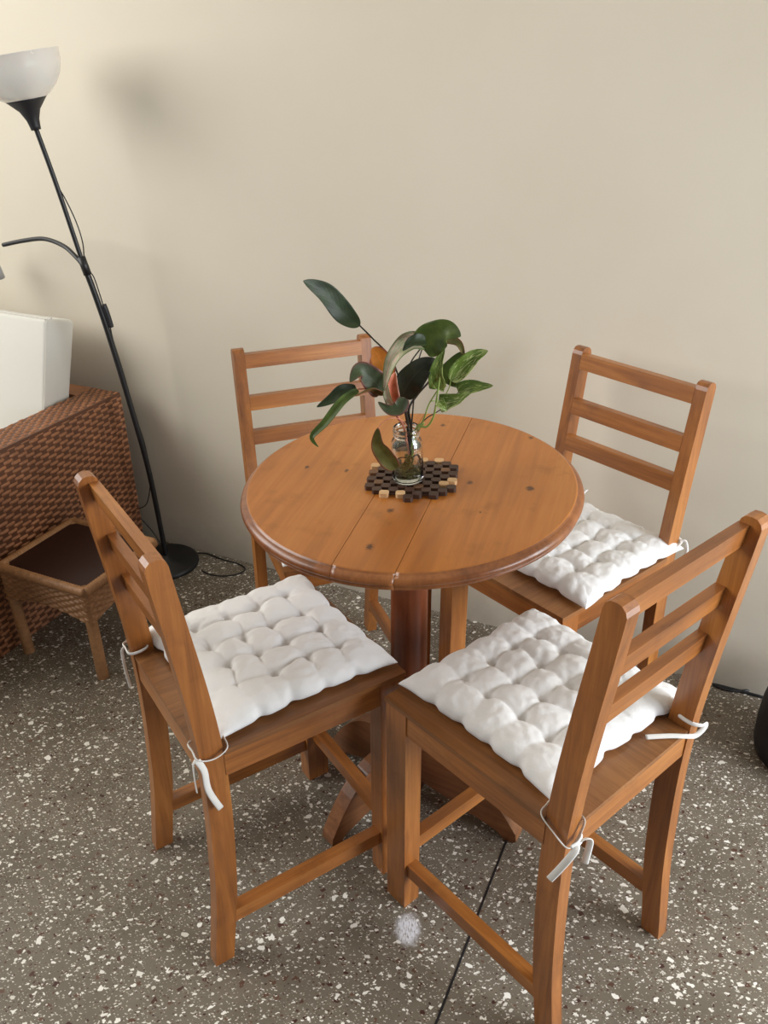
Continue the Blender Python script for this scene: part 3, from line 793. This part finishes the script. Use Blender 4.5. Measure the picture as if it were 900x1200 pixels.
link('arm_side', fin(bm, 'weave'), M['rattan'], sofa, smooth=True)
bm = weave(sl(S0 - .004, AT, SH), (0, 1, 0), (-1, 0, 0), (0, 0, 1), AT - .078, .100, row=.010, warp=.018, amp=.0045, du=.0036, dv=.0020)
link('arm_top', fin(bm, 'weave'), M['rattan'], sofa, smooth=True)
def sbox(name, s0, s1, t0, t1, z0, z1, mat='rattan'):
    a = sl(s0, t0, z0); b = sl(s1, t1, z1)
    return link(name, box(min(a.x, b.x), max(a.x, b.x), min(a.y, b.y), max(a.y, b.y), z0, z1, .004), M[mat], sofa)
sbox('arm', S0 - .102, S0 + .0005, .080, AT - .002, 0, SH + .0014, 'gap_shade')  # arm core, its dark skin painting the shade between the strands
sbox('back_panel', -2.95, S0 - .104, .078, .146, 0, SH)
sbox('seat_base', -2.95, S0 - .104, .12, AT - .04, .03, .30)
sbox('seat_pad', -2.94, S0 - .108, .125, AT - .02, .302, .352, 'linen')
# off-white back cushion leaning on the wall side
def soft_box(lx, ly, lz, bw, seed=1):
    bm = bmesh.new(); bmesh.ops.create_cube(bm, size=1)
    for v in bm.verts: v.co = Vector((v.co.x * lx, v.co.y * ly, v.co.z * lz))
    bmesh.ops.bevel(bm, geom=bm.edges[:], offset=bw, segments=4, profile=.5, affect='EDGES')
    bmesh.ops.subdivide_edges(bm, edges=bm.edges[:], cuts=3, use_grid_fill=True)
    for v in bm.verts:
        p = v.co; n_ = mn.noise(p * 9 + Vector((seed, 0, 0))) * .004
        v.co = p + Vector((n_, n_ * .5 + .006 * math.cos(math.pi * p.x / lx) * math.copysign(1, p.y), n_))
    return fin(bm, 'block')
LEAN = R(17.3); CT, CH_ = .104, .408
# its front lower edge line passes t=.267 at z=.527 and t=.193 at z=.764
zc = .354 + CH_ / 2 * math.cos(LEAN) + CT / 2 * math.sin(LEAN)
zt = .527; tf = .267
tcen = tf + (zt - zc) * -1 * math.tan(LEAN) * -1 * -1 if False else tf - (zc - zt) * math.tan(LEAN) - (CT / 2) / math.cos(LEAN)
bc = empty('back_cushion', 'thick off-white fabric cushion standing on the rattan sofa', 'cushion', wp(-2.16, tcen, zc), WA)
o = link('cushion_block', soft_box(.72, CT, CH_, .013), M['linen'], bc, smooth=True)
o.rotation_euler = (-LEAN, 0, 0)
sy = -CT / 2 + .001; sx = .36
o2 = link('piping', tube([(sx - .002, sy + .002, -.17), (sx - .001, sy + .002, 0), (sx - .003, sy + .003, CH_ / 2 - .012), (sx - .014, sy + .004, CH_ / 2 - .002), (0, sy + .004, CH_ / 2), (-.34, sy + .004, CH_ / 2 - .002)], .0014, 6, 6), M['linen'], o, smooth=True)

# ------------------------------------------------------------------ rattan side table
sq = (-1.655, -1.365, .375, .645)     # s0 s1 t0 t1
s0, s1, t0, t1 = sq; STZ = .283
sd = empty('rattan_side_table', 'low square rattan side table with dark inset top, beside the sofa', 'side table', wp((s0 + s1) / 2, (t0 + t1) / 2, 0), WA)
q = lambda s, t, z: wloc(s, t, z, (s0 + s1) / 2, (t0 + t1) / 2)
hx, hy = (s1 - s0) / 2, (t1 - t0) / 2
for (a, b) in (((-hx, -hy), (hx, -hy)), ((hx, -hy), (hx, hy)), ((hx, hy), (-hx, hy)), ((-hx, hy), (-hx, -hy))):
    p = Vector((a[0] * .965, a[1] * .965, STZ - .012)); r_ = Vector((b[0] * .965, b[1] * .965, STZ - .012))
    wrap_tube(sd, p, r_, .0125, M['rattan2'], pitch=.009, name='rim_rail')
link('inset_top', box(-hx + .016, hx - .016, -hy + .016, hy - .016, STZ - .018, STZ - .0065, .001), M['glass_dark'], sd)
bz = STZ - .020
for (o_, U_, n_, L_len) in (((-hx + .006, -hy + .002, 0), (1, 0, 0), (0, -1, 0), 2 * hx - .012), ((hx - .002, -hy + .006, 0), (0, 1, 0), (1, 0, 0), 2 * hy - .012),
                            ((hx - .006, hy - .002, 0), (-1, 0, 0), (0, 1, 0), 2 * hx - .012), ((-hx + .002, hy - .006, 0), (0, -1, 0), (-1, 0, 0), 2 * hy - .012)):
    bm = weave(Vector(o_) + Vector((0, 0, bz - .088)), U_, (0, 0, 1), n_, L_len, .088, row=.0094, warp=.016, amp=.0058, du=.0028, dv=.0016)
    # bottom edge dips towards the corners like a shallow arch
    for v in bm.verts:
        rel = (v.co - Vector(o_)).dot(Vector(U_)) / L_len
        k = (bz - v.co.z) / .088
        v.co.z += k * .022 * max(0, math.sin(math.pi * min(1, max(0, rel))))
    w_ = link('woven_skirt', fin(bm, 'skirt'), M['rattan2'], sd, smooth=True)
    so = w_.modifiers.new('thickness', 'SOLIDIFY'); so.thickness = .003; so.offset = -1
for a in (-1, 1):
    for b in (-1, 1):
        wrap_tube(sd, (a * (hx - .013), b * (hy - .013), STZ - .006), (a * (hx - .018), b * (hy - .018), 0), .0145, M['rattan2'], pitch=.010, name='leg')

# ------------------------------------------------------------------ floor lamp
LS, LT = -1.581, .112
lb = wp(LS, LT, 0)
lamp = empty('floor_lamp', 'black uplighter floor lamp with white bowl shade, leaning by the wall', 'lamp', lb)
Q = lambda u, v, t_: atw(u, v, t_) - lb
o = link('lamp_base', lathe([(0, 0), (.100, 0), (.102, .004), (.101, .012), (.094, .018), (.02, .022), (.016, .034), (0, .034)], 56), M['black'], lamp, smooth=True)
pole = [Vector((.002, .004, .018)), Q(176, 559, .125), Q(157, 489, .14), Q(128, 394, .16), Q(109.5, 340, .172), Q(97, 308, .18)]
link('pole', tube(pole, .0078, 12, 8), M['black'], lamp, smooth=True)
link('pole', tube([Q(98, 311, .18), Q(67, 219, .20), Q(41.5, 149, .215)], .0058, 12, 8), M['black'], lamp, smooth=True)
link('joint', tube([Q(103, 322, .178), Q(95, 301, .182)], .0105, 12, 2), M['black'], lamp, smooth=True)
top_ = Q(41.5, 149, .215); ax = (Q(41.5, 149, .215) - Q(67, 219, .20)).normalized()
ax = (ax + Vector((0, 0, .25)) * 1).normalized()
rq = Vector((0, 0, 1)).rotation_difference(ax)
so_ = link('socket', lathe([(0, -.006), (.0115, -.006), (.0125, .002), (.015, .016), (.024, .036), (.043, .056), (.050, .062), (.0, .058)], 40), M['blackp'], lamp, smooth=True)
so_.rotation_mode = 'QUATERNION'; so_.rotation_quaternion = rq; so_.location = top_
bowl_o = [(.044, .058), (.058, .066), (.078, .082), (.094, .104), (.103, .128), (.1055, .152)]
bowl = bowl_o + [(.1065, .153), (.1035, .152)] + [(r_ - .0025, z_ + .001) for r_, z_ in bowl_o[-2::-1]] + [(0, .062)]
sh = link('lamp_shade', lathe([(0, .0585)] + bowl, 64), M['shade'], lamp, smooth=True); sh['label'] = 'white frosted bowl shade'
sh.rotation_mode = 'QUATERNION'; sh.rotation_quaternion = rq; sh.location = top_
link('lamp_arm', tube([Q(99, 313, .178), Q(88, 300, .17), Q(74, 288, .15), Q(52, 280, .12), Q(28, 282, .10), Q(4, 287, .09)], .0058, 10, 8), M['black'], lamp, smooth=True)
e0 = Q(4, 287, .09)
rs = link('reading_shade', lathe([(0, .0), (.011, .0), (.013, -.015), (.020, -.03), (.045, -.062), (.056, -.09), (.054, -.09), (.043, -.062), (.018, -.032), (0, -.02)], 36), M['silver'], lamp, smooth=True)
rs.location = e0 + Vector((-.052, -.01, .008)); rs.rotation_euler = (0, R(12), 0); rs['label'] = 'grey reading lamp shade'
cord1 = link('cord', tube([Q(67, 217, .197), Q(78, 236, .19), Q(90, 262, .185), Q(97, 285, .18), Q(99, 304, .172), Q(104, 316, .17), Q(110, 325, .168), Q(116, 342, .165), Q(121, 358, .163)], .0016, 6, 6), M['blackp'], lamp, smooth=True)
link('cord', tube([Q(129, 382, .155), Q(133, 400, .15), Q(141, 425, .145), Q(149, 452, .14), Q(158, 485, .135), Q(170, 522, .125), Q(176, 560, .115), Q(172, 590, .10), Q(160, 600, .08), Q(178, 622, .04), Q(190, 640, .02)], .0016, 6, 6), M['blackp'], lamp, smooth=True)
sw = link('switch', tube([Q(121, 357, .163), Q(124, 364, .161), Q(128, 376, .157), Q(130, 383, .155)], .008, 10, 4), M['blackp'], cord1, smooth=True)
def fl_(u, v, z=.0022):
    d = fw + ((u - PPX) / F_PX) * rt - ((v - PPY) / F_PX) * up
    return Vector((0, 0, CAM_H)) + d * ((z - CAM_H) / d.z)
link('cord', tube([fl_(232, 648) - lb, fl_(243, 649) - lb, fl_(262, 656) - lb, fl_(280, 661) - lb, fl_(287, 667) - lb, fl_(278, 673) - lb, fl_(258, 675) - lb, fl_(243, 672) - lb, fl_(236, 668) - lb], .0022, 8, 8), M['blackp'], lamp, smooth=True)

# ------------------------------------------------------------------ right edge: black bin and cable
bn = empty('black_bin', 'black rounded container at the right edge of the picture, near the wall', 'bin', (.955, 1.405, 0))
link('bin_body', lathe([(0, 0), (.098, 0), (.108, .006), (.1135, .03), (.115, .08), (.113, .13), (.108, .165), (.104, .168), (.100, .163), (.103, .13), (.104, .03), (0, .015)], 56), M['blackp'], bn, smooth=True)
link('bin_lid', lathe([(0, .176), (.06, .180), (.095, .176), (.104, .170), (.104, .166), (0, .166)], 56), M['blackp'], bn, smooth=True)
def wz(u, v, t_, z): 
    p = atw(u, v, t_); return p
o = link('power_cable', tube([wp(.05, .012, .004), wp(.16, .012, .004), fl_(838, 802, .004), fl_(850, 808, .004), fl_(868, 810, .004), fl_(882, 807, .004), fl_(896, 800, .006), fl_(915, 795, .006), fl_(940, 800, .004)], .0032, 8, 8), M['blackp'], smooth=True)
tag(o, 'black cable lying along the foot of the wall at the right', 'cable')

# ------------------------------------------------------------------ light
W = bpy.data.worlds.new('world'); bpy.context.scene.world = W; W.use_nodes = True
bg = W.node_tree.nodes['Background']; bg.inputs[0].default_value = (.90, .94, 1.0, 1); bg.inputs[1].default_value = .21
def area(name, loc, target, sx, sy, power, col, spread=180):
    d = bpy.data.lights.new(name, 'AREA'); d.shape = 'RECTANGLE'; d.size = sx; d.size_y = sy; d.energy = power; d.color = col; d.spread = R(spread)
    o = bpy.data.objects.new(name, d); C.objects.link(o); o.location = loc
    o.rotation_euler = (Vector(target) - Vector(loc)).to_track_quat('-Z', 'Y').to_euler()
    return o
area('window_light_right', (2.6, .05, 1.10), (.2, 1.15, .45), 1.5, 1.4, 108, (.90, .95, 1.0), 180)
area('window_light_left', wp(-3.1, 1.6, 2.0), wp(-.9, .4, 1.4), 2.4, 1.5, 50, (1.0, .98, .93), 150)

sc = bpy.context.scene
sc.view_settings.view_transform = 'Standard'; sc.view_settings.look = 'None'
sc.view_settings.exposure = .12; sc.view_settings.gamma = 1
sc.view_settings.use_curve_mapping = False
